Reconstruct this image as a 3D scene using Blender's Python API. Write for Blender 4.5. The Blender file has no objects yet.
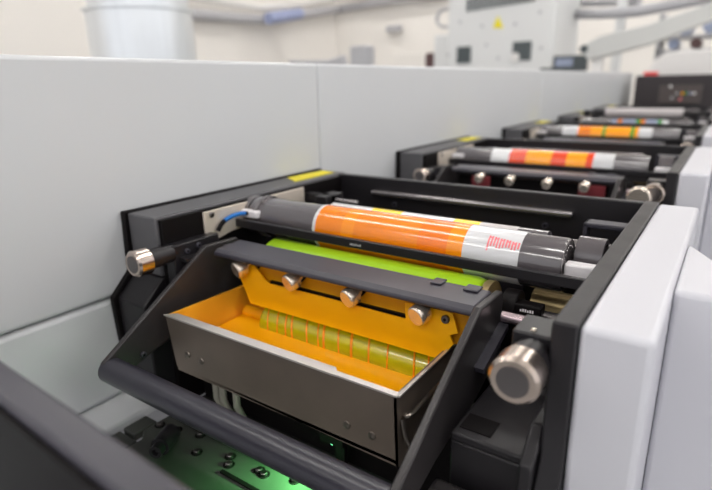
import bpy, math, random
from mathutils import Vector, Matrix

# ------------------------------------------------------------------ camera, world, exposure
S = 0.163           # metres per press unit used in the coordinates below
ZC = 1.165          # height of the camera above the hall floor
scn = bpy.context.scene
C = scn.collection
YAW, PITCH, ROLL, FPX = 0.610797513, 0.294282313, -0.020441348, 531.35

def cam_axes():
    cy, sy, cp, sp = math.cos(YAW), math.sin(YAW), math.cos(PITCH), math.sin(PITCH)
    f = Vector((-sy*cp, cy*cp, -sp)); r = Vector((cy, sy, 0)); u = r.cross(f)
    c, s = math.cos(ROLL), math.sin(ROLL)
    return c*r + s*u, -s*r + c*u, f
AR, AU, AF = cam_axes()

def W(x, y, z):
    return Vector((x*S, y*S, z*S + ZC))

cam_d = bpy.data.cameras.new('camera')
cam = bpy.data.objects.new('camera', cam_d); C.objects.link(cam)
cam_d.sensor_width = 36; cam_d.lens = FPX*36/712
cam_d.clip_start = 0.01; cam_d.clip_end = 200
cam.matrix_world = Matrix(((AR.x, AU.x, -AF.x, 0), (AR.y, AU.y, -AF.y, 0), (AR.z, AU.z, -AF.z, ZC), (0, 0, 0, 1)))
cam_d.dof.use_dof = True
cam_d.dof.focus_distance = 3.35*S
cam_d.dof.aperture_fstop = 3.8
scn.camera = cam

world = bpy.data.worlds.new('world'); scn.world = world; world.use_nodes = True
bg = world.node_tree.nodes['Background']
bg.inputs[0].default_value = (0.985, 0.98, 1.0, 1); bg.inputs[1].default_value = 1.1
scn.view_settings.view_transform = 'Standard'; scn.view_settings.look = 'None'
scn.view_settings.gamma = 1; scn.view_settings.use_curve_mapping = False
scn.view_settings.exposure = 0.05
LAMP = 27.0          # strength of the ceiling tubes

# ------------------------------------------------------------------ materials
def srgb(r, g, b):
    f = lambda c: (c/255/12.92) if c/255 <= 0.04045 else ((c/255+0.055)/1.055)**2.4
    return (f(r), f(g), f(b), 1)

def mat(name, col, rough=0.5, metal=0.0, noise=0.0, nscale=20.0, emit=None, estr=0, bump=0.0, stretch=None, spec=0.5, coat=0.0, alpha=None, trans=0.0, rvar=0.0):
    m = bpy.data.materials.new(name); m.use_nodes = True
    nt = m.node_tree; b = nt.nodes['Principled BSDF']
    b.inputs['Base Color'].default_value = col
    b.inputs['Roughness'].default_value = rough
    b.inputs['Metallic'].default_value = metal
    b.inputs['Specular IOR Level'].default_value = spec
    b.inputs['Coat Weight'].default_value = coat
    b.inputs['Coat Roughness'].default_value = 0.08
    b.inputs['Transmission Weight'].default_value = trans
    if emit:
        b.inputs['Emission Color'].default_value = emit; b.inputs['Emission Strength'].default_value = estr
    if noise or bump or rvar:
        tc = nt.nodes.new('ShaderNodeTexCoord'); mp = nt.nodes.new('ShaderNodeMapping')
        nt.links.new(tc.outputs['Object'], mp.inputs[0])
        if stretch: mp.inputs['Scale'].default_value = stretch
        n = nt.nodes.new('ShaderNodeTexNoise'); n.inputs['Scale'].default_value = nscale; n.inputs['Detail'].default_value = 4
        nt.links.new(mp.outputs[0], n.inputs['Vector'])
        if noise:
            rp = nt.nodes.new('ShaderNodeValToRGB')
            rp.color_ramp.elements[0].position = 0.3; rp.color_ramp.elements[1].position = 0.7
            rp.color_ramp.elements[0].color = tuple(c*(1-noise) for c in col[:3]) + (1,)
            rp.color_ramp.elements[1].color = tuple(min(1, c*(1+noise)) for c in col[:3]) + (1,)
            nt.links.new(n.outputs['Fac'], rp.inputs[0]); nt.links.new(rp.outputs[0], b.inputs['Base Color'])
        if rvar:
            mr = nt.nodes.new('ShaderNodeMapRange')
            mr.inputs[3].default_value = max(0, rough-rvar); mr.inputs[4].default_value = rough+rvar
            nt.links.new(n.outputs['Fac'], mr.inputs[0]); nt.links.new(mr.outputs[0], b.inputs['Roughness'])
        if bump:
            bp = nt.nodes.new('ShaderNodeBump'); bp.inputs['Strength'].default_value = bump; bp.inputs['Distance'].default_value = 0.001
            nt.links.new(n.outputs['Fac'], bp.inputs['Height']); nt.links.new(bp.outputs[0], b.inputs['Normal'])
    return m

M = {}
M['panel'] = mat('grey_white_enamel', srgb(203, 205, 207), 0.36, noise=0.015, nscale=3)
M['cover'] = mat('pale_cover_enamel', srgb(200, 200, 207), 0.35)
M['black'] = mat('black_anodised', srgb(32, 30, 33), 0.36, spec=0.38, rvar=0.08, nscale=30)
M['black_satin'] = mat('black_satin_edge', srgb(54, 52, 61), 0.38)
M['black_deep'] = mat('black_paint', srgb(16, 13, 14), 0.5, spec=0.12)
M['grey_body'] = mat('dark_grey_cast', srgb(88, 87, 90), 0.42, noise=0.06, nscale=25)
M['arm'] = mat('black_brushed_plate', srgb(50, 47, 48), 0.34, spec=0.4, noise=0.08, nscale=30)
M['tube'] = mat('black_plastic_tube', srgb(46, 45, 54), 0.33)
M['steel'] = mat('brushed_steel', srgb(150, 142, 134), 0.38, 1.0, noise=0.06, nscale=12, stretch=(1, 1, 12), rvar=0.06)
M['tray_steel'] = mat('tray_sheet_steel', srgb(130, 118, 108), 0.42, 0.6, noise=0.10, nscale=14, rvar=0.08)
M['lip'] = mat('rim_highlight_steel', srgb(215, 210, 205), 0.4, 0.8)  # rim steel lightened to carry its white highlight
M['chrome'] = mat('knurled_chrome', srgb(232, 220, 206), 0.26, 0.85)
M['knob_metal'] = mat('turned_knob_metal', srgb(196, 182, 172), 0.24, 1.0)
M['chrome_dull'] = mat('dull_knob_face', srgb(120, 116, 116), 0.32, 1.0)
M['beige_plate'] = mat('nickel_plate', srgb(214, 203, 190), 0.45, 0.35, noise=0.04, nscale=20)
M['ring_steel'] = mat('roller_dark_steel', srgb(140, 135, 136), 0.26, 0.85)
M['roller_grey'] = mat('grey_rubber_roller', srgb(86, 81, 84), 0.2, 0.0, coat=1.0)
M['green'] = mat('green_anilox', srgb(166, 212, 34), 0.25, coat=0.5)
M['olive'] = mat('olive_ink_film', srgb(186, 178, 14), 0.22, coat=0.6, noise=0.12, nscale=14, stretch=(1, 6, 6))
M['ink'] = mat('orange_yellow_ink', srgb(255, 174, 0), 0.3, coat=0.25, noise=0.02, nscale=8)
M['ink_stripe'] = mat('orange_ink_drip', srgb(250, 150, 10), 0.3)
M['blade'] = mat('yellow_stained_plate', srgb(255, 180, 0), 0.4, spec=0.3, noise=0.06, nscale=10)
M['blade_back'] = mat('mustard_reflection_plate', srgb(222, 152, 8), 0.4, noise=0.12, nscale=10)  # mustard colour stands in for a reflection on the plate
M['inner_tray'] = mat('orange_reflection_tray_wall', srgb(244, 176, 44), 0.3, 0.25, noise=0.10, nscale=10)  # tray wall coloured orange for the reflection on it
M['print_orange'] = mat('orange_print', srgb(250, 136, 16), 0.2, noise=0.10, nscale=9, coat=0.6)
M['print_deep'] = mat('deep_orange_print', srgb(248, 124, 12), 0.2, coat=0.6)
M['print_amber'] = mat('amber_print', srgb(255, 164, 6), 0.22, coat=0.5)
M['print_light_orange'] = mat('light_orange_print', srgb(252, 148, 14), 0.2, coat=0.6)
M['print_red'] = mat('red_print', srgb(232, 70, 22), 0.22, coat=0.5)
M['print_faint'] = mat('faint_red_print', srgb(240, 130, 136), 0.22, coat=0.5)
M['print_white'] = mat('white_film', srgb(214, 214, 216), 0.2, coat=0.6)
M['print_grey'] = mat('pale_grey_film', srgb(190, 184, 184), 0.4)
M['print_yellow'] = mat('yellow_film', srgb(250, 214, 20), 0.25, coat=0.4)
M['print_green'] = mat('green_print', srgb(60, 150, 40), 0.25)
M['print_blue'] = mat('blue_grey_print', srgb(150, 160, 185), 0.3)
M['yellow_label'] = mat('yellow_label', srgb(240, 224, 10), 0.5)
M['white_plastic'] = mat('white_plastic', srgb(232, 228, 230), 0.4)
M['blue_cable'] = mat('blue_cable', srgb(20, 110, 190), 0.4)
M['grey_hose'] = mat('grey_hose', srgb(150, 145, 135), 0.5)
M['brass'] = mat('brass_shaft', srgb(214, 190, 140), 0.3, 0.8)
M['pink_steel'] = mat('steel_shaft', srgb(200, 180, 185), 0.25, 0.9)
M['maroon'] = mat('maroon_holder', srgb(112, 40, 46), 0.4)
M['deck'] = mat('dark_deck_plate', srgb(62, 64, 60), 0.38, noise=0.15, nscale=20)
M['green_lamp'] = mat('green_lamp_glass', srgb(120, 255, 160), 0.3, emit=(0.2, 1, 0.45, 1), estr=6)
M['wall'] = mat('cream_wall_paint', srgb(240, 236, 231), 0.8, noise=0.01, nscale=1)
M['ceil'] = mat('pale_ceiling', srgb(225, 222, 218), 0.8)
M['floor'] = mat('grey_floor_paint', srgb(150, 150, 150), 0.5, noise=0.04, nscale=3)
M['galv'] = mat('galvanised_sheet', srgb(222, 226, 230), 0.33, 0.8, noise=0.05, nscale=5, stretch=(4, 4, 0.3))
M['pipe'] = mat('grey_pipe_paint', srgb(176, 176, 180), 0.5)
M['pipe_blue'] = mat('blue_grey_pipe', srgb(150, 160, 195), 0.5)
M['beam'] = mat('beam_grey', srgb(198, 199, 197), 0.5)
M['cab_panel'] = mat('cabinet_panel', srgb(78, 70, 68), 0.5)
M['mach'] = mat('light_grey_machine', srgb(222, 223, 223), 0.5, noise=0.01, nscale=3)
M['mach_dark'] = mat('dark_grey_window', srgb(70, 78, 80), 0.3)
M['maroon_dark'] = mat('brown_black_case', srgb(92, 66, 66), 0.5)
M['cab'] = mat('black_cabinet', srgb(48, 42, 44), 0.4)
M['red'] = mat('red_plastic', srgb(235, 50, 50), 0.4)
M['white'] = mat('white_enamel', srgb(232, 230, 228), 0.5)
M['lamp'] = mat('lamp_diffuser', (1, 1, 1, 1), 0.5, emit=(1.0, 0.975, 0.94, 1), estr=LAMP)

# ------------------------------------------------------------------ mesh builder
class MB:
    def __init__(s): s.v = []; s.f = []; s.mi = []
    def face(s, idx, m=0): s.f.append(tuple(idx)); s.mi.append(m)
    def box(s, x0, x1, y0, y1, z0, z1, m=0):
        x0, x1 = min(x0, x1), max(x0, x1); y0, y1 = min(y0, y1), max(y0, y1); z0, z1 = min(z0, z1), max(z0, z1)
        b = len(s.v)
        s.v += [Vector(p) for p in ((x0,y0,z0),(x1,y0,z0),(x1,y1,z0),(x0,y1,z0),(x0,y0,z1),(x1,y0,z1),(x1,y1,z1),(x0,y1,z1))]
        for q in ((0,3,2,1),(4,5,6,7),(0,1,5,4),(1,2,6,5),(2,3,7,6),(3,0,4,7)): s.face([b+i for i in q], m)
        return s
    def prism(s, ax, poly, a, b, m=0):
        """poly in the two other axes (in xyz order), extruded along ax from a to b"""
        def mk(p, t):
            if ax == 0: return Vector((t, p[0], p[1]))
            if ax == 1: return Vector((p[0], t, p[1]))
            return Vector((p[0], p[1], t))
        n = len(poly); k = len(s.v)
        area = sum(poly[i][0]*poly[(i+1) % n][1] - poly[(i+1) % n][0]*poly[i][1] for i in range(n))
        if (area < 0) != (ax == 1): poly = poly[::-1]
        a, b = min(a, b), max(a, b)
        s.v += [mk(p, a) for p in poly] + [mk(p, b) for p in poly]
        s.face([k+i for i in range(n)][::-1], m); s.face([k+n+i for i in range(n)], m)
        for i in range(n):
            j = (i+1) % n; s.face([k+i, k+j, k+n+j, k+n+i], m)
        return s
    def lathe(s, p0, d, prof, n=32, m=0, caps=True, mf=None):
        """prof: (t along d, radius); axis through p0 in direction d"""
        p0 = Vector(p0); d = Vector(d).normalized()
        a = d.orthogonal().normalized()
        if abs(d.z) < 0.9: a = (Vector((0,0,1)) - d*d.z).normalized()
        b = d.cross(a); k = len(s.v)
        for t, r in prof:
            for i in range(n):
                q = 2*math.pi*i/n
                s.v.append(p0 + d*t + (a*math.cos(q) + b*math.sin(q))*r)
        for j in range(len(prof)-1):
            for i in range(n):
                i2 = (i+1) % n
                mm = mf(0.5*(prof[j][0]+prof[j+1][0]), 2*math.pi*(i+.5)/n) if mf else m
                s.face([k+j*n+i, k+j*n+i2, k+(j+1)*n+i2, k+(j+1)*n+i], mm)
        if caps:
            s.face([k+i for i in range(n)][::-1], mf(prof[0][0], 0) if mf else m)
            s.face([k+(len(prof)-1)*n+i for i in range(n)], mf(prof[-1][0], 0) if mf else m)
        return s
    def cyl(s, p0, p1, r, r2=None, n=24, m=0):
        d = Vector(p1) - Vector(p0)
        return s.lathe(p0, d, [(0, r), (d.length, r if r2 is None else r2)], n, m)
    def tube(s, pts, r, n=10, m=0):
        pts = [Vector(p) for p in pts]; k = len(s.v); prev = None
        for i, p in enumerate(pts):
            t = (pts[min(i+1, len(pts)-1)] - pts[max(i-1, 0)]).normalized()
            a = (prev - t*prev.dot(t)).normalized() if prev is not None else t.orthogonal().normalized()
            prev = a; b = t.cross(a)
            for j in range(n):
                q = 2*math.pi*j/n; s.v.append(p + (a*math.cos(q)+b*math.sin(q))*r)
        for i in range(len(pts)-1):
            for j in range(n):
                j2 = (j+1) % n; s.face([k+i*n+j, k+i*n+j2, k+(i+1)*n+j2, k+(i+1)*n+j], m)
        s.face([k+j for j in range(n)][::-1], m); s.face([k+(len(pts)-1)*n+j for j in range(n)], m)
        return s
    def build(s, name, m, parent=None, bevel=0.0, smooth=True, seg=2):
        me = bpy.data.meshes.new(name)
        vs = [W(*v) for v in s.v]
        if parent is not None:
            org = wloc(parent)
        else:
            xs = [v.x for v in vs]; ys = [v.y for v in vs]; zs = [v.z for v in vs]
            org = Vector(((min(xs)+max(xs))/2, (min(ys)+max(ys))/2, min(zs)))
        me.from_pydata([v-org for v in vs], [], s.f)
        ms = m if isinstance(m, (list, tuple)) else [m]
        for q in ms: me.materials.append(M[q])
        me.polygons.foreach_set('material_index', s.mi)
        if smooth:
            me.polygons.foreach_set('use_smooth', [True]*len(me.polygons)); me.set_sharp_from_angle(angle=math.radians(32))
        me.validate(); me.update()
        o = bpy.data.objects.new(name, me); C.objects.link(o)
        if parent is not None: o.parent = parent
        else: o.location = org
        if bevel:
            bm = o.modifiers.new('bevel', 'BEVEL'); bm.width = bevel*S; bm.segments = seg; bm.limit_method = 'ANGLE'; bm.angle_limit = math.radians(40)
            bm.harden_normals = False
        return o

def wloc(o):
    v = Vector((0, 0, 0))
    while o is not None: v += o.location; o = o.parent
    return v

def tag(o, label=None, cat=None, group=None, kind=None):
    if label: o['label'] = label
    if cat: o['category'] = cat
    if group: o['group'] = group
    if kind: o['kind'] = kind
    return o

def empty(name, x, y, z, label, cat, group=None):
    o = bpy.data.objects.new(name, None); C.objects.link(o); o.location = W(x, y, z); o.empty_display_size = 0.05
    return tag(o, label, cat, group)

def dup(root, dy, label, group=None, dx=0, dz=0, skip=()):
    r = root.copy(); C.objects.link(r)
    r.location = root.location + Vector((dx*S, dy*S, dz*S)); r['label'] = label
    if group: r['group'] = group
    for ch in list(root.children):
        if ch.name.split('.')[0] in skip: continue
        c = ch.copy(); C.objects.link(c); c.parent = r
        for g in list(ch.children):
            d = g.copy(); C.objects.link(d); d.parent = c
    return r

def at(px, py, Y):
    """point of the press hall at depth Y seen in the direction measured from the photograph"""
    d = AF + AR*(px-356)/FPX - AU*(py-245)/FPX
    return d*(Y/d.y)

# ------------------------------------------------------------------ the hall
FL = -ZC/S
tag(MB().box(-46, 40, -30, 62, FL-0.6, FL).build('floor', 'floor'), kind='structure')
tag(MB().box(-46.6, -46, -30, 62, FL, 20).build('wall_left', 'wall'), kind='structure')
tag(MB().box(-46.6, 40, 62, 62.6, FL, 20).build('wall_back', 'wall'), kind='structure')
tag(MB().box(-46.6, 40, -30, 62.6, 20, 20.6).build('ceiling', 'ceil'), kind='structure')
tag(MB().box(-46, 40, 61.9, 62, FL, FL+0.6).build('baseboard_back', 'pipe'), kind='structure')

k = 0
for iy, y in enumerate((-20, -2, 16, 34, 52)):
    for ix, x in enumerate((-34, -14, 6, 26)):
        ln = 4.6
        r = empty('ceiling_light', x, y, 19.2, 'long white tube fixture on the hall ceiling above the presses', 'ceiling light', 'tube fixtures on the hall ceiling')
        MB().box(x-ln, x+ln, y-0.75, y+0.75, 19.5, 20).build('housing', 'white', r)
        MB().box(x-ln+0.1, x+ln-0.1, y-0.65, y+0.65, 19.3, 19.5).build('diffuser', 'lamp', r)

# ------------------------------------------------------------------ housing panels along the left of the press
def panel(y0, y1, label):
    r = empty('housing_panel', -4.6, (y0+y1)/2, FL, label, 'machine panel', None)
    MB().box(-5.4, -4.13, y0+0.006, y1-0.006, -1.70, 0.24).build('upper_panel', 'panel', r, bevel=0.035, seg=3)
    MB().box(-5.4, -4.14, y0+0.006, y1-0.006, -2.62, -1.715).build('lower_panel', 'panel', r, bevel=0.05, seg=3)
    MB().prism(1, [(-5.4, -2.63), (-4.16, -2.63), (-3.9, -2.72), (-3.9, -2.80), (-5.4, -2.80)], y0+0.006, y1-0.006).build('ledge', 'panel', r, bevel=0.02)
    MB().box(-5.3, -4.3, y0+0.05, y1-0.05, FL, -2.81).build('plinth', 'pipe', r)
    return r
panel(-3.9, 5.18, 'large plain grey-white machine panel beside the nearest print station')
panel(5.18, 14.3, 'second grey-white machine panel, beyond the vertical seam')
panel(14.3, 28.6, 'farthest grey-white machine panel, ending beside the black cabinet')

# ------------------------------------------------------------------ parts of a print station
def knob(x, y, z, r, L, rb, Lb, parent, name='adjusting_knob'):
    """chromed cap facing -Y with a dark barrel behind it; (x,y,z) is the front of the cap"""
    prof = [(0.0, r*0.62), (0.0, r*0.86), (r*0.16, r), (L*0.93, r), (L, r*0.93)]
    k = MB().lathe((x, y, z), (0, 1, 0), prof, 40)
    # fine knurl grooves
    o = k.build(name, 'knob_metal', parent)
    MB().cyl((x, y-0.003, z), (x, y+0.01, z), r*0.64, n=32).build('knob_face', 'chrome_dull', o)
    MB().lathe((x, y+L-0.01, z), (0, 1, 0), [(0, rb), (Lb*0.6, rb), (Lb*0.6, rb*0.9), (Lb, rb*0.9)], 32).build('barrel', 'black', o)
    return o

def screw(x, y, z, r, d, parent, m='steel', name='screw'):
    p = Vector((x, y, z)); d = Vector(d).normalized()
    mb = MB().lathe(p, d, [(0, r), (r*0.5, r), (r*0.7, r*0.82)], 20, caps=True)
    mb.lathe(p + d*r*0.6, d, [(0, r*0.42), (r*0.16, r*0.42)], 6, m=1)
    return mb.build(name, [m, 'black_deep'], parent)

def frame(dy, label):
    r = empty('station_frame', -2.25, 3.8+dy, -2.8, label, 'machine frame')
    # left side
    MB().prism(0, [(2.44, -0.985), (5.12, -0.985), (5.12, -2.745), (2.44, -2.745), (2.26, -2.58), (2.23, -1.69), (2.42, -1.5)], -4.125, -4.07).build('outer_plate', 'black_deep', r, bevel=0.012)
    MB().prism(0, [(2.47, -1.0), (5.10, -1.0), (5.10, -1.5), (2.47, -1.5)], -4.07, -3.70).build('left_side_frame', 'grey_body', r, bevel=0.015)
    MB().prism(0, [(2.47, -1.51), (5.10, -1.51), (5.10, -2.745), (2.46, -2.745), (2.29, -2.56), (2.27, -1.70)], -4.07, -3.70).build('lower_side_frame', 'black', r, bevel=0.015)
    MB().box(-3.70, -3.655, 2.50, 5.08, -1.6, -1.02).box(-3.70, -3.655, 2.47, 5.08, -2.72, -1.61).build('inner_liner', 'black_deep', r, bevel=0.008)
    MB().box(-3.66, -3.47, 2.56, 2.95, -1.36, -1.33).build('shelf_plate', 'black', r)
    # yellow label on the top
    MB().prism(2, [(-4.04, 4.45), (-3.80, 4.30), (-3.80, 5.0), (-4.0, 5.05)], -1.0, -0.994).build('warning_label', 'yellow_label', r)
    # nickel plate with its bolt
    sp = MB().prism(0, [(2.91, -1.035), (4.25, -1.035), (4.25, -1.22), (3.2, -1.27), (2.91, -1.33)], -3.655, -3.63).build('sensor_plate', 'beige_plate', r, bevel=0.006)
    screw(-3.63, 2.99, -1.07, 0.025, (1, 0, 0), sp, 'chrome_dull')
    # block with the left knob
    bl = MB().box(-3.655, -3.545, 2.50, 2.98, -1.56, -1.22).build('knob_block', 'black', r, bevel=0.012)
    for yy, zz in ((2.63, -1.29), (2.75, -1.27), (2.75, -1.44)): screw(-3.545, yy, zz, 0.024, (1, 0, 0), bl, 'black_satin')
    knob(-3.57, 2.15, -1.275, 0.105, 0.13, 0.08, 0.22, r)
    # right side
    MB().prism(0, [(2.21, -1.0), (5.05, -1.0), (5.05, -2.745), (2.13, -2.745), (2.13, -1.85), (2.21, -1.68)], -0.517, -0.405).build('right_side_frame', 'black', r, bevel=0.012)
    MB().prism(0, [(2.12, -1.72), (2.28, -1.58), (2.9, -1.58), (2.9, -2.7), (2.08, -2.7)], -0.585, -0.52).build('lower_block', 'black', r, bevel=0.012)
    MB().box(-0.71, -0.52, 2.28, 2.50, -1.38, -1.12).build('knob_block', 'black', r, bevel=0.012)
    knob(-0.605, 2.0, -1.225, 0.114, 0.14, 0.1, 0.15, r)
    screw(-0.62, 2.32, -1.12, 0.014, (0, 0, 1), r, 'chrome')
    # shelf between arm and right side
    sh = MB().box(-0.975, -0.59, 2.22, 3.3, -1.80, -1.75).box(-0.975, -0.59, 2.22, 2.26, -2.1, -1.80).build('shelf', 'black', r, bevel=0.012)
    MB().box(-0.95, -0.78, 2.28, 2.42, -1.752, -1.745).build('slot', 'black_deep', sh)
    MB().box(-3.4, -1.15, 3.9, 3.95, -2.7, -1.75).box(-1.15, -0.53, 3.9, 3.95, -2.7, -1.3).build('dark_backing', 'black_deep', r)  # black sheets added to close the see-through gap and keep it dark
    MB().box(-1.03, -0.60, 2.06, 2.18, -2.14, -2.02).build('lower_bar', 'arm', r, bevel=0.03)
    # crossbar between the side frames with a ledge below the top
    MB().box(-3.70, -0.517, 4.95, 5.03, -2.4, -1.0).build('crossbar', 'black', r, bevel=0.012)
    MB().box(-3.2, -1.05, 4.86, 4.95, -1.19, -1.13).build('ledge_bar', 'ring_steel', r, bevel=0.02)
    for x, z in ((-2.93, -1.28), (-1.3, -1.30)): screw(x, 4.95, z, 0.03, (0, -1, 0), r, 'black_satin')
    MB().box(-3.45, -3.3, 4.2, 4.5, -1.35, -1.1).box(-3.655, -3.3, 4.28, 4.36, -1.2, -1.1).build('bearing_bracket', 'black', r, bevel=0.01)
    MB().cyl((-3.35, 4.35, -1.16), (-3.0, 4.35, -1.16), 0.025).build('small_shaft', 'ring_steel', r)
    MB().box(-0.85, -0.52, 4.35, 4.5, -1.12, -1.08).box(-0.85, -0.82, 4.35, 4.5, -1.4, -1.08).build('bracket', 'black_satin', r, bevel=0.01)
    # bar just in front of the print cylinder
    MB().box(-3.64, -0.525, 3.26, 3.30, -1.24, -1.165).build('guard_bar', 'black', r, bevel=0.008)
    # bearing housing and white roller seat at the right
    MB().lathe((-0.735, 3.70, -1.15), (1, 0, 0), [(0, 0.10), (0, 0.135), (0.17, 0.135), (0.17, 0.10), (0, 0.10)], 40, caps=False).build('bearing_ring', 'roller_grey', r)
    MB().box(-0.755, -0.53, 3.40, 3.50, -1.22, -1.13).build('roller_seat', 'white_plastic', r, bevel=0.012)
    # brass shaft under the roller, at the right
    MB().cyl((-1.02, 3.75, -1.58), (-0.53, 3.75, -1.58), 0.11).build('brass_shaft', 'brass', r)
    MB().cyl((-1.0, 3.0, -1.40), (-0.53, 3.0, -1.40), 0.035).build('steel_shaft', 'pink_steel', r)
    MB().cyl((-1.06, 3.22, -1.42), (-0.96, 3.22, -1.42), 0.12).box(-0.98, -0.80, 3.12, 3.22, -1.42, -1.35).build('clamp', 'black_deep', r, bevel=0.01)
    # white connector and cable at the left
    cn = MB().box(-3.63, -3.42, 3.33, 3.42, -1.16, -1.09).build('connector', 'white_plastic', r, bevel=0.015)
    return r

def marks(mb, x0, y, z0, n, w, h):
    for i in range(n):
        mb.box(x0+i*w*1.5, x0+i*w*1.5+w, y-0.001, y, z0, z0+h*(1 if i % 3 else 0.75))
    return mb
fr1 = frame(0, 'black frame of the nearest print station, between grey panel and pale cover')
# cable on the nearest frame
pts = [Vector((-3.60, 3.02, -1.22)), Vector((-3.59, 3.08, -1.15)), Vector((-3.575, 3.18, -1.115)), Vector((-3.56, 3.28, -1.11)), Vector((-3.54, 3.36, -1.125))]
def smoothpts(p, n=6):
    out = []
    for i in range(len(p)-1):
        a = p[max(i-1, 0)]; b = p[i]; c = p[i+1]; d = p[min(i+2, len(p)-1)]
        for j in range(n):
            t = j/n
            out.append(0.5*((2*b)+(c-a)*t+(2*a-5*b+4*c-d)*t*t+(3*b-a-3*c+d)*t**3))
    out.append(p[-1]); return out
cb = MB().tube(smoothpts(pts), 0.02); 
cb.mi = [(1 if i < 70 or i > 200 else 0) for i in range(len(cb.f))]
tag(cb.build('signal_cable', ['blue_cable', 'black_deep'], fr1), 'blue cable with black ends')
PITCH_Y = 4.55
marks(MB(), -2.34, 3.259, -1.215, 9, 0.008, 0.018).build('small_marks', 'pipe', fr1, smooth=False)
marks(MB(), -0.93, 3.119, -1.395, 6, 0.010, 0.02).build('small_marks', 'white_plastic', fr1, smooth=False)

def cover(dy, label):
    """pale guard cover outside the right frame"""
    r = empty('side_cover', -0.1, 3.5+dy, FL, label, 'machine cover')
    MB().box(-0.403, -0.115, 2.215, 4.98, -2.9, -1.0).build('inner_cover', 'cover', r, bevel=0.03, seg=3)
    MB().prism(2, [(-0.114, 2.875), (-0.114, 3.84), (0.05, 3.48), (0.9, 3.1), (0.9, 2.875)], -2.9, -1.0).build('outer_cover', 'cover', r, bevel=0.03, seg=3)
    MB().box(-0.35, 0.8, 2.9, 4.9, FL, -2.91).build('plinth', 'pipe', r)
    return r
cov1 = cover(0, 'pale grey side cover right of the nearest print station, lower right corner')

# ------------------------------------------------------------------ print cylinder
def ang_in(q, a, b): return a <= (q % (2*math.pi)) <= b

def printed_cylinder(name, y, z, r, xa, xb, bands, label, mats, seg=64, caps=True, mf=None):
    root = empty(name, (xa+xb)/2, y, z-r, label, 'roller', None)
    xs = sorted(set([xa, xb] + [b[0] for b in bands] + [b[1] for b in bands]))
    lo = min(b[0] for b in bands); hi = max(b[1] for b in bands)
    # core
    core = MB().lathe((xa, y, z), (1, 0, 0), [(0, r*0.55), (0, r*0.96), (0.01, r*0.985), (xb-xa-0.01, r*0.985), (xb-xa, r*0.96), (xb-xa, r*0.55)], seg)
    core.build('roller_core', 'roller_grey', root)
    # printed sleeve
    px = [x for x in xs if lo <= x <= hi]
    extra = []
    n = 40
    for i in range(n+1): extra.append(lo + (hi-lo)*i/n)
    px = sorted(set(px + (extra if mf else [])))
    def mfun(t, q):
        x = lo + t
        for b in bands:
            if b[0] <= x <= b[1]:
                base = b[2]; break
        else: base = 0
        if mf:
            v = mf(x, q, base)
            if v is not None: return v
        return base
    sl = MB().lathe((lo, y, z), (1, 0, 0), [(x-lo, r*1.008) for x in px], seg, caps=True, mf=mfun)
    sl.build('printed_sleeve', mats, root)
    return root

# nearest cylinder: grey end, orange sleeve, white film with faint red marks, grey end
mats = ['print_white', 'print_orange', 'print_light_orange', 'print_yellow', 'print_faint', 'print_deep', 'roller_grey']
bands = [(-2.80, -2.77, 0), (-2.77, -2.50, 1), (-2.50, -2.38, 2), (-2.38, -1.80, 1), (-1.80, -1.56, 5), (-1.56, -1.44, 2), (-1.44, -1.04, 0)]
def mf1(x, q, base):
    # the film's seam lies over the top of the cylinder: behind it the film is white with yellow patches
    if q > math.pi: q -= 2*math.pi       # 0 is up; positive turns towards -Y or +Y depending on the axis
    back = -q*BACK
    if 0.30 < back < 2.6:
        return 3 if (-2.35 < x < -2.1 or -1.75 < x < -1.58) else 0
    return None
BACK = 1
r1 = printed_cylinder('print_cylinder', 3.54, -1.185, 0.187, -3.58, -0.765, bands, 'nearest print cylinder, wrapped in a glossy orange printed sleeve', mats, mf=mf1)
# end rings
MB().lathe((-3.66, 3.54, -1.185), (1, 0, 0), [(0, 0.12), (0, 0.185), (0.07, 0.185), (0.07, 0.17), (0.09, 0.17), (0.09, 0.12)], 48).build('end_ring', 'ring_steel', r1)
MB().lathe((-3.50, 3.54, -1.185), (1, 0, 0), [(0, 0.17), (0, 0.199), (0.045, 0.199), (0.045, 0.17)], 64).build('collar', 'ring_steel', r1)
eg = MB().lathe((-0.772, 3.54, -1.185), (1, 0, 0), [(0, 0.10), (0, 0.178), (0.012, 0.178), (0.012, 0.10)], 48)
for i in range(26):
    q = 2*math.pi*i/26
    c = Vector((-0.766, 3.54+0.135*math.sin(q), -1.185+0.135*math.cos(q)))
    eg.lathe(c, (1, 0, 0), [(0, 0.009), (0.008, 0.006)], 8)
eg.build('drive_ring', 'ring_steel', r1)
# faint red print marks as thin raised ink on the film
mk = MB()
random.seed(4)
def patch(mb, x0, x1, q0, q1, yc, zc, r, m=0):
    n = 5; k = len(mb.v)
    for i in range(n+1):
        q = q0 + (q1-q0)*i/n
        for x in (x0, x1): mb.v.append(Vector((x, yc - r*math.sin(q), zc + r*math.cos(q))))
    for i in range(n): mb.face([k+2*i, k+2*i+2, k+2*i+3, k+2*i+1], m)
for i in range(11):
    x = -1.27 + i*0.021
    q0 = 0.55 + 0.02*random.random() + 0.015*i; ln = (0.62 if i == 0 else 0.42 - 0.018*i + 0.08*random.random())
    patch(mk, x, x+0.013, q0, q0+ln, 3.54, -1.185, 0.187*1.012)
    if i % 2 == 0 and i < 10: patch(mk, x+0.013, x+0.021, q0+0.05, q0+0.12, 3.54, -1.185, 0.187*1.012)
mk.build('red_print_marks', 'print_faint', r1)

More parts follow.
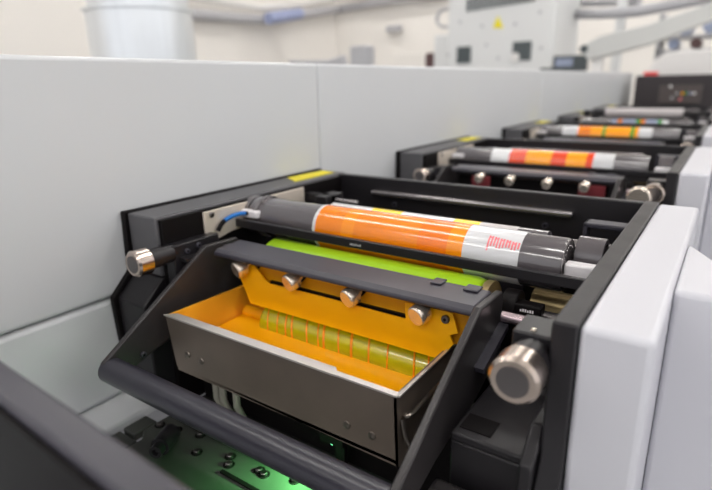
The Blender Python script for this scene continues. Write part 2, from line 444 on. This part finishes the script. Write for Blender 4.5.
# narrow guide roller behind it carrying the white and yellow film
rw = empty('guide_roller', -2.0, 3.86, -1.27, 'thin roller just behind the nearest print cylinder, carrying white film with yellow patches', 'roller')
gb = [(-2.95, -2.5, 0), (-2.5, -2.2, 1), (-2.2, -1.72, 0), (-1.72, -1.5, 1), (-1.5, -1.2, 2), (-1.2, -0.98, 3)]
gx = [-2.95, -2.5, -2.2, -1.72, -1.5, -1.2, -0.98]
MB().lathe((-2.95, 3.86, -1.15), (1, 0, 0), [(x+2.95, 0.095) for x in gx], 40, mf=lambda t, q: next((b[2] for b in gb if b[0] <= t-2.95 <= b[1]), 0)).build('film', ['print_white', 'print_yellow', 'print_grey', 'roller_grey'], rw)
MB().cyl((-3.6, 3.86, -1.15), (-0.56, 3.86, -1.15), 0.06).build('roller_core', 'ring_steel', rw)

# ------------------------------------------------------------------ anilox roller (bright green)
ra = empty('inking_roller', -2.2, 3.30, -1.73, 'glossy bright green roller under the nearest print cylinder', 'roller')
MB().lathe((-3.2, 3.28, -1.49), (1, 0, 0), [(0, 0.15), (0.0, 0.18), (0.03, 0.198), (1.91, 0.198), (1.96, 0.185), (1.98, 0.15), (1.98, 0.05)], 64).build('roller_body', 'green', ra)
MB().cyl((-3.64, 3.28, -1.49), (-3.19, 3.28, -1.49), 0.06).build('journal', 'ring_steel', ra)
MB().cyl((-1.24, 3.28, -1.49), (-0.53, 3.28, -1.49), 0.06).build('journal', 'ring_steel', ra)
MB().lathe((-1.22, 3.28, -1.49), (1, 0, 0), [(0, 0.06), (0, 0.19), (0.05, 0.19), (0.05, 0.06)], 48).build('end_collar', 'brass', ra)

# ------------------------------------------------------------------ tray cradle: side arms, top bar and handle tube
def cradle(label):
    r = empty('tray_cradle', -2.3, 2.4, -2.1, label, 'tray cradle')
    arm = [(3.10, -1.275), (2.745, -1.262), (1.74, -1.885), (1.72, -1.965), (1.76, -2.04), (1.86, -2.06), (2.20, -1.95), (2.75, -1.86), (3.12, -1.72), (3.2, -1.5)]
    a = MB().prism(0, arm, -3.49, -3.445).build('side_arm', 'arm', r, bevel=0.012)
    screw(-3.445, 2.05, -1.95, 0.025, (1, 0, 0), a, 'black_satin')
    MB().prism(0, arm, -1.09, -1.04).build('side_arm', 'arm', r, bevel=0.012)
    MB().prism(0, [(2.735, -1.30), (2.775, -1.272), (3.03, -1.262), (3.06, -1.29), (3.04, -1.325), (2.80, -1.335), (2.735, -1.33)], -3.345, -1.09).build('top_bar', 'black_satin', r, bevel=0.012)
    MB().box(-3.45, -3.34, 2.92, 3.0, -1.34, -1.30).build('bar_bracket', 'black', r)
    # small hinge lugs at the right end of the bar
    MB().box(-1.48, -1.40, 2.95, 3.05, -1.262, -1.25).build('hinge_lug', 'black_satin', r, bevel=0.008)
    MB().box(-1.25, -1.15, 2.95, 3.05, -1.262, -1.25).build('hinge_lug', 'black_satin', r, bevel=0.008)
    MB().lathe((-3.50, 1.80, -1.965), (1, 0, 0), [(0, 0.078), (0.02, 0.094), (2.45, 0.094), (2.47, 0.078)], 40).build('handle_tube', 'tube', r)
    MB().prism(0, [(2.67, -1.61), (3.07, -1.48), (3.08, -1.52), (2.69, -1.65)], -1.04, -0.98).build('hinge_bar', 'black_satin', r)
    return r
cr1 = cradle('black cradle with long rounded handle tube, in front of the ink tray')

# ------------------------------------------------------------------ ink tray
rt = empty('ink_tray', -2.3, 2.6, -2.1, 'stained sheet steel ink tray full of orange ink, held in the black cradle', 'ink tray')
def sheet(mb, pts, t, m=0):
    """thin plate from four points with thickness t (vector)"""
    t = Vector(t); k = len(mb.v); n = len(pts)
    mb.v += [Vector(p) for p in pts] + [Vector(p)+t for p in pts]
    mb.face([k+i for i in range(n)], m); mb.face([k+n+i for i in range(n)][::-1], m)
    for i in range(n):
        j = (i+1) % n; mb.face([k+j, k+i, k+n+i, k+n+j], m)
FZ, BZ = -1.645, -2.06
fw = MB(); sheet(fw, [(-3.315, 2.2, FZ), (-1.29, 2.2, FZ), (-1.275, 2.2, -2.10), (-3.25, 2.2, BZ)], (0, 0.022, 0))
fw.build('front_wall', 'tray_steel', rt)
lw = MB(); sheet(lw, [(-3.31, 2.206, FZ), (-3.245, 2.206, BZ), (-3.245, 3.12, BZ), (-3.31, 3.12, FZ-0.02)], (0.02, 0, 0)); lw.build('left_wall', 'inner_tray', rt)
rwl = MB(); sheet(rwl, [(-1.29, 2.2, FZ), (-1.29, 3.12, FZ-0.0), (-1.28, 3.12, BZ), (-1.275, 2.2, -2.10)], (-0.02, 0, 0)); rwl.build('right_wall', 'tray_steel', rt)
MB().box(-3.24, -1.28, 2.2, 3.12, BZ-0.025, BZ).build('base', 'tray_steel', rt)
MB().box(-3.24, -1.28, 3.10, 3.12, BZ, -1.80).build('back_wall', 'inner_tray', rt)
# turned rim, wide at the left and narrower after a notch
MB().prism(2, [(-3.315, 2.185), (-3.24, 2.255), (-1.75, 2.262), (-1.72, 2.232), (-1.285, 2.232), (-1.285, 2.19), (-1.68, 2.19), (-1.73, 2.185)], FZ, FZ+0.012).build('rim', 'lip', rt)
wr = MB().box(-1.29, -1.27, 2.2, 3.1, FZ, FZ+0.012).build('side_rim', 'lip', rt)
for x, z in ((-3.097, -1.915), (-2.945, -1.925), (-1.633, -1.955), (-1.454, -1.958)):
    MB().lathe((x, 2.2, z), (0, -1, 0), [(0, 0.026), (0.008, 0.024), (0.014, 0.012)], 20).build('rivet', 'steel', rt)
MB().tube(smoothpts([Vector(p) for p in ((-1.275, 2.26, -1.79), (-1.24, 2.27, -1.78), (-1.235, 2.40, -1.775), (-1.235, 2.75, -1.765), (-1.24, 2.95, -1.77), (-1.275, 2.97, -1.78))], 5), 0.017).tube(smoothpts([Vector(p) for p in ((-1.275, 2.24, -1.80), (-1.235, 2.24, -1.95), (-1.235, 2.36, -2.02), (-1.275, 2.5, -2.03))], 5), 0.017).build('wire_handle', 'steel', rt)

tag(MB().box(-3.235, -1.313, 2.224, 3.095, -2.055, -1.885).build('ink', 'ink'), 'pool of bright orange ink lying in the steel tray', 'ink')

# fountain roller with dripping ink bands
rf = empty('fountain_roller', -2.25, 2.90, -2.02, 'olive yellow roller with orange ink bands, half sunk in the tray ink', 'roller')
MB().lathe((-2.94, 2.95, -1.88), (1, 0, 0), [(0, 0.13), (0, 0.15), (0.02, 0.165), (1.59, 0.165), (1.61, 0.15), (1.61, 0.13)], 56).build('roller_body', 'olive', rf)
MB().cyl((-3.24, 2.95, -1.88), (-2.93, 2.95, -1.88), 0.06).build('journal', 'ink', rf)
random.seed(7)
for x in (-2.90, -2.80, -2.71, -2.64, -2.49, -2.38, -2.33, -2.19, -2.08, -1.93, -1.78, -1.57, -1.45, -1.36):
    ph = random.uniform(-.2, .2); w = random.uniform(0.006, 0.011)
    pts = []
    for i in range(17):
        q = -0.2 + 2.3*i/16
        xx = x + 0.05*math.sin(q*1.3+ph-0.6) + 0.02
        pts.append(Vector((xx, 2.95-0.166*math.sin(q), -1.88+0.166*math.cos(q))))
    MB().tube(pts, w, n=6).build('ink_band', 'ink_stripe', rf)

# ------------------------------------------------------------------ doctor blade plate with thumb screws
NB = Vector((0, 0.35, -0.06)).normalized(); CB = NB.dot(Vector((0, 2.86, -1.40)))
def onb(x, z): return Vector((x, (CB - NB.z*z)/NB.y, z))
rb = empty('doctor_blade_plate', -2.2, 2.83, -1.71, 'bright yellow notched plate with four thumb screws, over the ink tray', 'blade plate')
pl = [(-3.205,-1.470),(-3.136,-1.558),(-3.033,-1.706),(-1.332,-1.708),(-1.244,-1.588),(-1.275,-1.537),(-1.221,-1.511),(-1.272,-1.393),(-1.591,-1.393),(-1.616,-1.40),(-1.598,-1.505),(-2.326,-1.500),(-2.841,-1.505),(-2.894,-1.482),(-2.992,-1.403),(-3.034,-1.388),(-3.18,-1.388)]
mb = MB(); k = len(mb.v); n = len(pl)
mb.v += [onb(x, z) for x, z in pl] + [onb(x, z) + NB*0.014 for x, z in pl]
mb.face([n-1-i for i in range(n)]); mb.face([n+i for i in range(n)])
for i in range(n):
    j = (i+1) % n; mb.face([i, j, n+j, n+i])
# dense triangulation is left to the renderer
mb.build('plate', 'blade', rb, smooth=False)
screw(-1.312, 2.853, -1.44, 0.028, (0, -1, 0.1), rb, 'chrome_dull')
def thumb(x, z, parent, r=0.070, L=0.09):
    p = onb(x, z); d = Vector((-0.26, -0.92, -0.26)).normalized()
    s = MB()
    prof = [(0, r*0.94), (0.008, r), (L-0.012, r), (L-0.004, r*0.93), (L, r*0.85)]
    s.lathe(p + d*0.02, d, prof, 32)
    s.cyl(p - d*0.08, p + d*0.03, r*0.45, n=16)
    return s.build('thumb_screw', 'chrome', parent)
for x, z in ((-3.10, -1.40), (-2.545, -1.40), (-2.00, -1.405), (-1.455, -1.405)): thumb(x, z, rb)

# blade holder behind the plate
rh = empty('blade_holder', -2.2, 2.95, -1.6, 'holder with painted mustard reflection and black shadow-shaped clamps, behind the yellow notched plate', 'blade holder')
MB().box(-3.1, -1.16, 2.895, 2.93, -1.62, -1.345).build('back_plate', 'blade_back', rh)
for x in (-2.60, -2.05, -1.50, -3.08):
    MB().prism(1, [(x-0.02, -1.35), (x+0.16, -1.35), (x+0.05, -1.46), (x-0.10, -1.46)], 2.875, 2.895).build('clamp', 'black_deep', rh)  # clamps drawn as the dark parallelogram shadow beside each thumb screw
MB().box(-2.86, -1.62, 2.875, 2.895, -1.52, -1.495).build('clamp_rail', 'black_deep', rh)

# ------------------------------------------------------------------ deck under the station with bolts and green lamp
rd = empty('base_deck', -2.2, 2.6, -2.9, 'dark perforated deck plate with bolts, low under the handle tube', 'deck plate')
MB().prism(2, [(-3.69, 2.10), (-3.60, 2.02), (-3.60, 0.9), (-0.56, 0.9), (-0.56, 4.9), (-3.69, 4.9)], -2.82, -2.75).build('deck_plate', 'deck', rd, bevel=0.01)
MB().box(-3.88, -3.63, 0.9, 2.0, -2.85, -2.77).build('side_plate', 'deck', rd, bevel=0.01)
MB().box(-3.86, -3.70, 2.02, 2.24, -2.82, -2.75).build('edge_plate', 'deck', rd, bevel=0.01)
MB().box(-2.75, -2.2, 2.10, 2.13, -2.75, -2.735).build('groove_strip', 'black_deep', rd)
for x, y in ((-3.632, 2.219), (-3.45, 2.255), (-3.23, 2.32), (-2.82, 2.27), (-2.76, 2.2), (-2.52, 2.28), (-2.46, 2.27), (-2.23, 2.35), (-3.08, 2.16)):
    hb = MB().lathe((x, y, -2.75), (0, 0, 1), [(0, 0.045), (0.004, 0.045)], 18, m=1)
    hb.lathe((x, y, -2.75), (0, 0, 1), [(0, 0.028), (0.02, 0.028), (0.025, 0.02)], 12)
    hb.build('bolt', ['chrome_dull', 'black_deep'], rd)
MB().lathe((-3.35, 2.14, -2.66), (0.45, -0.88, 0.05), [(0, 0.075), (0.2, 0.075), (0.2, 0.05), (0.27, 0.05), (0.27, 0.03), (0.24, 0.02)], 24).build('drive_stud', 'black', rd)
MB().box(-3.64, -1.1, 2.72, 2.76, -2.745, -2.12).build('dark_backing', 'black_deep', rd)  # black sheet added to block view and light under the tray
for y0, z0, x0, x1 in ((3.4, -2.6, -3.6, -0.7),):
    MB().cyl((x0, y0, z0), (x1, y0, z0), 0.1).build('cross_tube', 'black', rd)
# white ribs and hoses seen through the gap left of the tray
rg = empty('hose_bracket', -3.3, 2.6, -2.6, 'black bracket with pale hoses, in the gap left below the ink tray', 'bracket')
MB().box(-3.42, -3.18, 2.36, 2.5, -2.1, -1.92).build('bracket_plate', 'black_satin', rg, bevel=0.01)
for x in (-3.22, -3.14, -2.98): MB().tube([(x, 2.52, -2.02), (x, 2.52, -2.5), (x+0.02, 2.6, -2.74)], 0.03).build('hose', 'grey_hose', rg)

rl = empty('green_lamp', -2.0, 2.6, -2.745, 'small green inspection lamp hidden low under the ink tray', 'lamp')
MB().box(-2.04, -1.96, 2.60, 2.64, -2.745, -2.44).box(-2.1, -1.9, 2.5, 2.64, -2.44, -2.38).build('lamp_body', 'black_deep', rl)
MB().lathe((-2.0, 2.55, -2.44), (0, -0.3, -1), [(0, 0.045), (0.02, 0.04), (0.03, 0.0)], 24, caps=False).build('lamp_glass', 'green_lamp', rl)
ld = bpy.data.lights.new('green_glow', 'SPOT'); ld.energy = 3.8; ld.color = (0.25, 1.0, 0.30); ld.shadow_soft_size = 0.008
ld.spot_size = math.radians(86); ld.spot_blend = 1.0
lo = bpy.data.objects.new('green_glow', ld); C.objects.link(lo); lo.parent = rl
lo.location = W(-2.05, 2.5, -2.47) - rl.location
lo.rotation_euler = (Vector((-2.3, 2.27, -2.75)) - Vector((-2.05, 2.5, -2.47))).to_track_quat('-Z', 'Y').to_euler()

# ------------------------------------------------------------------ crossbar of the station in front of the camera
def FGB(x): return 0.728 - 0.034*(x+2.2)
def FGF(x): return 0.595 - 0.034*(x+1.9)
rx = empty('front_crossbar', -1.5, 0.6, -1.6, 'wide dark blurred crossbar running across the lower left corner', 'crossbar')
MB().prism(2, [(-3.9, FGF(-3.9)), (-0.45, FGF(-0.45)), (-0.45, FGB(-0.45)), (-3.9, FGB(-3.9))], -1.75, -1.0).build('bar', 'black_satin', rx, bevel=0.02)
MB().prism(2, [(-3.9, FGF(-3.9)-0.02), (-0.45, FGF(-0.45)-0.02), (-0.45, FGF(-0.45)), (-3.9, FGF(-3.9))], -1.75, -1.03).build('face_plate', 'black_deep', rx, bevel=0.008)

# ------------------------------------------------------------------ farther print stations
names = ['second', 'third', 'fourth', 'fifth']
where = ['second print station from the camera', 'third print station from the camera', 'fourth print station from the camera', 'fifth and farthest print station']
for i in range(4):
    dy = PITCH_Y*(i+1)
    dup(fr1, dy, 'black frame of the %s' % where[i], skip=('signal_cable', 'small_marks'))
    dup(cov1, dy, 'pale grey side cover beside the %s' % where[i])
    if i < 3: dup(cr1, dy, 'black tray cradle of the %s' % where[i], dz=0.06)

def far_cyl(i, bands, mats, label, r=0.187, z=-1.185, dyy=0.0):
    y = 3.54 + PITCH_Y*i + dyy
    return printed_cylinder('print_cylinder', y, z, r, -3.58, -0.83, bands, label, mats)
fm = ['print_white', 'print_amber', 'print_red', 'print_green', 'print_orange', 'print_blue']
far_cyl(1, [(-2.98, -2.70, 0), (-2.70, -2.45, 2), (-2.45, -2.08, 1), (-2.08, -1.875, 2), (-1.875, -1.607, 1), (-1.607, -1.516, 2), (-1.516, -1.25, 0)], fm, 'second print cylinder, with amber and red blocks between white bands')
far_cyl(2, [(-3.08, -2.765, 0), (-2.765, -2.50, 4), (-2.50, -2.26, 1), (-2.26, -2.20, 3), (-2.20, -1.72, 1), (-1.72, -1.65, 3), (-1.65, -1.57, 1), (-1.57, -1.32, 0)], fm, 'third print cylinder, with amber blocks split by green lines', z=-1.17)
far_cyl(3, [(-2.77, -2.62, 5), (-2.62, -2.51, 4), (-2.51, -2.16, 5), (-2.16, -2.06, 3), (-2.06, -1.95, 4), (-1.95, -1.64, 5), (-1.64, -1.55, 3), (-1.55, -1.40, 0)], fm, 'small blurred fourth print cylinder with grey blue, orange and green bands', r=0.10, z=-1.18, dyy=-0.65)
rr = empty('plain_roller', -2.2, 17.3, -1.1, 'plain pale grey roller beyond the fourth print cylinder', 'roller')
MB().cyl((-3.1, 17.3, -0.94), (-1.15, 17.3, -0.94), 0.13).build('roller_body', 'print_grey', rr)
MB().cyl((-3.6, 17.3, -0.94), (-0.52, 17.3, -0.94), 0.05).box(-3.7, -3.55, 17.2, 17.4, -1.1, -0.88).box(-0.6, -0.5, 17.2, 17.4, -1.1, -0.88).build('mount', 'black', rr)

# thumb screws and maroon holders on the second station
r2 = empty('blade_holder', -2.2, 2.9+PITCH_Y, -1.65, 'black blade holder with maroon clamps and bright thumb screws on the second print station', 'blade holder')
MB().box(-3.3, -1.2, 2.92+PITCH_Y, 2.97+PITCH_Y, -1.7, -1.33).build('back_plate', 'black_deep', r2)
for x0, x1 in ((-2.98, -2.72), (-1.52, -1.2)): MB().box(x0, x1, 7.22, 7.25, -1.45, -1.3).build('maroon_clamp', 'maroon', r2)
for x in (-2.84, -2.40, -1.90, -1.43):
    MB().lathe((x, 7.2, -1.30), (-0.05, -0.9, -0.2), [(-0.2, 0.03), (0, 0.03), (0, 0.06), (0.10, 0.062), (0.11, 0.05)], 20).build('thumb_screw', 'chrome', r2)
# large chromed hand wheel at the right of the second station
hw = empty('hand_wheel', -0.62, 6.5, -1.4, 'bright round hand wheel in front of the second station, right side', 'hand wheel')
MB().lathe((-0.72, 6.35, -1.25), (0, 1, 0), [(0, 0.08), (0, 0.11), (0.03, 0.125), (0.12, 0.125), (0.15, 0.11)], 32).build('wheel', 'chrome', hw)
MB().cyl((-0.72, 6.48, -1.25), (-0.72, 6.8, -1.25), 0.06).build('hub', 'black', hw)

# ------------------------------------------------------------------ last cabinet and the things round it
def boxat(mb, px0, py0, px1, py1, Y, depth, m=0):
    a = at(px0, py0, Y); b = at(px1, py1, Y)
    mb.box(a.x, b.x, Y, Y+depth, b.z, a.z, m); return mb
rc = empty('black_cabinet', -2.3, 26.5, FL, 'black control cabinet at the far end of the press', 'cabinet')
mb = MB().box(-3.65, 0.6, 26, 28.5, FL, 0.10); mb.build('cabinet_body', 'cab', rc, bevel=0.05)
p = MB().box(-2.7, -1.2, 25.9, 26.0, -1.0, -0.3).build('instrument_panel', 'cab_panel', rc)
for i, (x, z, m) in enumerate([(-2.3, -0.35, 'white'), (-2.05, -0.62, 'pipe'), (-1.85, -0.62, 'print_amber'), (-1.75, -0.62, 'print_green'), (-1.6, -0.62, 'print_blue'), (-1.45, -0.62, 'white'), (-2.2, -0.8, 'pipe'), (-1.9, -0.85, 'print_faint')]):
    MB().cyl((x, 25.9, z), (x, 25.83, z), 0.05, n=16).build('dial', m, p)
tag(MB().box(-3.42, -2.9, 26.3, 26.8, 0.10, 0.24).build('signal_light', 'red', bevel=0.03), 'small red light on top of the black cabinet', 'signal light')
rk = empty('machine_hood', -1.6, 29.5, FL, 'rounded white machine hood behind the black cabinet', 'machine hood')
hood = [(-3.6, FL), (-3.6, 0.2), (-3.4, 0.75), (-3.0, 1.05), (-2.4, 1.15), (3.0, 1.15), (3.0, FL)]
MB().prism(1, hood, 29, 33).build('hood', 'white', rk, bevel=0.05)
sh = empty('roll_rack', -1, 34, FL, 'grey rack holding blue grey rolls, top right of the photo', 'rack')
MB().box(-4.0, 4.0, 34, 36, 1.25, 1.4).box(-4.0, 4.0, 34, 36, 1.95, 2.08).box(-4.0, -3.8, 34, 36, FL, 3.2).box(3.8, 4.0, 34, 36, FL, 3.2).build('shelf_frame', 'pipe', sh)
for i, x in enumerate((-3.2, -2.2, -1.1, 0.0, 1.1)):
    o = MB().cyl((x, 34.1, 1.68), (x, 35.8, 1.68), 0.26).build('film_roll', ['print_blue', 'maroon_dark', 'white', 'print_blue', 'pipe'][i])
    tag(o, ['%s roll lying on the lower shelf of the far rack' % c for c in ('leftmost blue grey', 'brown', 'white', 'second blue grey', 'dull grey')][i], 'film roll', 'rolls on the far rack')
for i, x in enumerate((-2.8, -1.6)):
    o = MB().cyl((x, 34.1, 2.5), (x, 35.8, 2.5), 0.4).build('film_roll', 'print_blue')
    tag(o, ['large blue roll on the upper shelf of the far rack, left one', 'large blue roll on the upper shelf of the far rack, right one'][i], 'film roll', 'rolls on the far rack')

# ------------------------------------------------------------------ background: grey machine tower, beam, duct, pipes
rm = empty('machine_tower', -13.3, 37, FL, 'pale grey machine tower with dark square windows and yellow warning triangle', 'machine')
tw = [at(444, 10, 35).x, at(556, 10, 35).x]
mb = MB().box(tw[0]+0.3, tw[1], 35, 41, FL, 8); mb.build('tower_body', 'mach', rm, bevel=0.15)
MB().box(tw[0]-0.9, tw[0]+0.4, 35.4, 40, FL, at(440, 34, 35).z).build('side_case', 'mach', rm, bevel=0.1)
boxat(MB(), 457, 47, 470, 63, 34.9, 0.1).build('window', 'mach_dark', rm)
boxat(MB(), 513, 42, 530, 60, 34.9, 0.1).build('window', 'mach_dark', rm)
a = at(515, 54, 34.8); MB().lathe((a.x, 34.85, a.z-0.2), (0, -1, 0), [(0, 0.28), (0.05, 0.25)], 20).build('window_dial', 'white', rm)
t0 = at(493, 28, 34.95); t1 = at(503, 28, 34.95); t2 = at(498, 16, 34.95)
MB().prism(1, [(t0.x, t0.z), (t1.x, t1.z), (t2.x, t2.z)], 34.93, 35.0).build('warning_triangle', 'yellow_label', rm)
v = MB()
for i in range(14):
    x = at(467 + i*4.9, 3, 34.95).x; zz = at(500, 8.5-0.35*i*0.8, 34.95).z
    v.box(x, x+0.2, 34.93, 35.0, zz, zz+0.75)
v.build('vent_slots', 'mach_dark', rm)
for px, py in ((460, 22), (482, 26), (515, 24), (486, 45), (498, 58), (540, 12), (541, 48), (448, 55)):
    q = at(px, py, 34.95); MB().cyl((q.x, 34.93, q.z), (q.x, 35, q.z), 0.09, n=12).build('bolt', 'pipe', rm)
hp = [at(448, 8, 35.2), at(440, 12, 35.2), at(437, 20, 35.2), at(441, 26, 35.2), at(449, 27, 35.2)]
MB().tube(smoothpts(hp), 0.11).build('hose', 'pipe', rm)

q0 = at(425, 53, 38); q1 = at(437, 67, 38)
o = MB().box(q0.x, q1.x, 38, 39.5, FL, q0.z).build('control_box', 'maroon_dark', bevel=0.08)
tag(o, 'narrow dark brown case left of the grey machine tower', 'control box')
ms = empty('monitor', at(565, 62, 33).x, 33, FL, 'small dark monitor on a thin stand, right of the grey machine tower', 'monitor')
boxat(MB(), 553, 56, 586, 71, 33, 0.4).build('screen_case', 'mach_dark', ms, bevel=0.05)
boxat(MB(), 556, 59, 572, 66, 32.95, 0.05).build('screen', 'print_blue', ms)
boxat(MB(), 540, 68, 556, 71, 33, 0.6).build('tray', 'mach_dark', ms)
q = at(568, 72, 33); MB().cyl((q.x, 33.3, q.z), (q.x, 33.3, FL), 0.1).build('stand', 'pipe', ms)

rbm = empty('conveyor_beam', -4, 31, 1.5, 'long pale grey beam slanting up to the top right corner', 'beam')
P = [at(578, 48, 31), at(600, 36, 31), at(650, 24, 31), at(690, 10, 31), at(760, -16, 31), at(760, 4, 31), at(700, 24, 31), at(650, 44, 31), at(588, 60, 31)]
MB().prism(1, [(q.x, q.z) for q in P], 31, 32).build('beam', 'beam', rbm, bevel=0.05)
q = at(584, 49, 31); MB().cyl((q.x, 30.95, q.z), (q.x, 31, q.z), 0.2, n=16).build('pivot_bolt', 'mach_dark', rbm)
P = [at(612, 8, 34), at(640, 14, 34), at(700, 0, 34), at(700, -8, 34), at(612, -2, 34)]
q = at(600, 40, 31.5); MB().box(q.x-0.25, q.x+0.25, 31.3, 31.8, FL, at(600, 44, 31.5).z).build('support_post', 'white', rbm)
rpp = empty('overhead_pipe', at(640, 8, 38).x, 38, 4, 'grey overhead pipe above the slanting beam, top right', 'pipe')
MB().tube([at(563, 14, 41.5), at(600, 14, 38), at(640, 11, 38), at(720, -4, 38)], 0.32).tube([at(563, 4, 42), at(640, 1, 39)], 0.25).build('pipe_run', 'pipe', rpp)
q = at(622, 12, 38.3); MB().box(q.x-0.25, q.x+0.25, 38, 38.5, FL, 8).build('pipe_post', 'mach', rpp)

rdk = empty('ventilation_duct', at(143, 40, 18).x, 18, FL, 'big round silver ventilation duct standing behind the grey-white panel', 'duct')
c = at(143, 40, 18); rad = 50/FPX*c.dot(AF)
zt = at(143, 13, 18).z
MB().lathe((c.x, c.y, FL), (0, 0, 1), [(0, rad), (zt-FL-0.05, rad), (zt-FL, rad*1.04), (zt-FL+0.12, rad*1.04), (zt-FL+0.2, rad*0.94), (20-FL, rad*0.94)], 56).build('duct_body', 'galv', rdk)

# wall pipes
def atx(px, py, X):
    d = AF + AR*(px-356)/FPX - AU*(py-245)/FPX
    return d*(X/d.x)
a = [atx(150, 12, -45), atx(190, 14, -45), atx(262, 20, -44.9), atx(340, 9, -44.8), at(378, 2, 60.8), at(460, -8, 61)]
tag(MB().tube(a, 0.5, n=16).build('wall_pipe', 'pipe'), 'thick grey pipe running round the hall corner near the top', 'pipe')
a = [atx(268, 18.5, -43.4), atx(300, 13.5, -43.4)]
tag(MB().tube(a, 0.62, n=16).build('pipe_sleeve', 'pipe_blue'), 'short blue grey sleeve beside the wall pipe', 'pipe')
a = [atx(186, -4, -45), atx(262, 8, -45), atx(330, 0, -45), at(395, -9, 61)]
tag(MB().tube(a, 0.3, n=16).build('wall_pipe', 'white'), 'thinner white pipe just above the thick grey wall pipe', 'pipe')
o = boxat(MB(), 386, 26, 400, 31, 61, 0.6).build('wall_box', 'pipe'); tag(o, 'small grey box fixed high on the back wall', 'wall box')
# objects standing behind the panel
rq = empty('monitor', at(340, 60, 30).x, 30, FL, 'grey monitor with dark cloth, seen over the panel edge left of the tower', 'monitor')
boxat(MB(), 349, 46, 367, 66, 30, 1.0).build('screen_case', 'pipe', rq, bevel=0.15)
P = [at(330, 60, 30), at(346, 55, 30), at(350, 68, 30), at(292, 68, 30), at(292, 60, 30)]
MB().prism(1, [(q.x, q.z) for q in P], 29.6, 30).build('cloth', 'pipe', rq, bevel=0.1)
P0 = at(345, 70, 30); MB().box(P0.x-3, P0.x+2, 29.5, 31.5, FL, P0.z+0.1).build('desk', 'mach', rq)
q0 = at(393, 54, 45); q1 = at(424, 68, 45)
o = MB().box(q0.x, q1.x, 45, 47, FL, q0.z).build('cream_cabinet', 'wall', bevel=0.1); tag(o, 'cream cabinet against the back wall left of the brown box', 'cabinet')
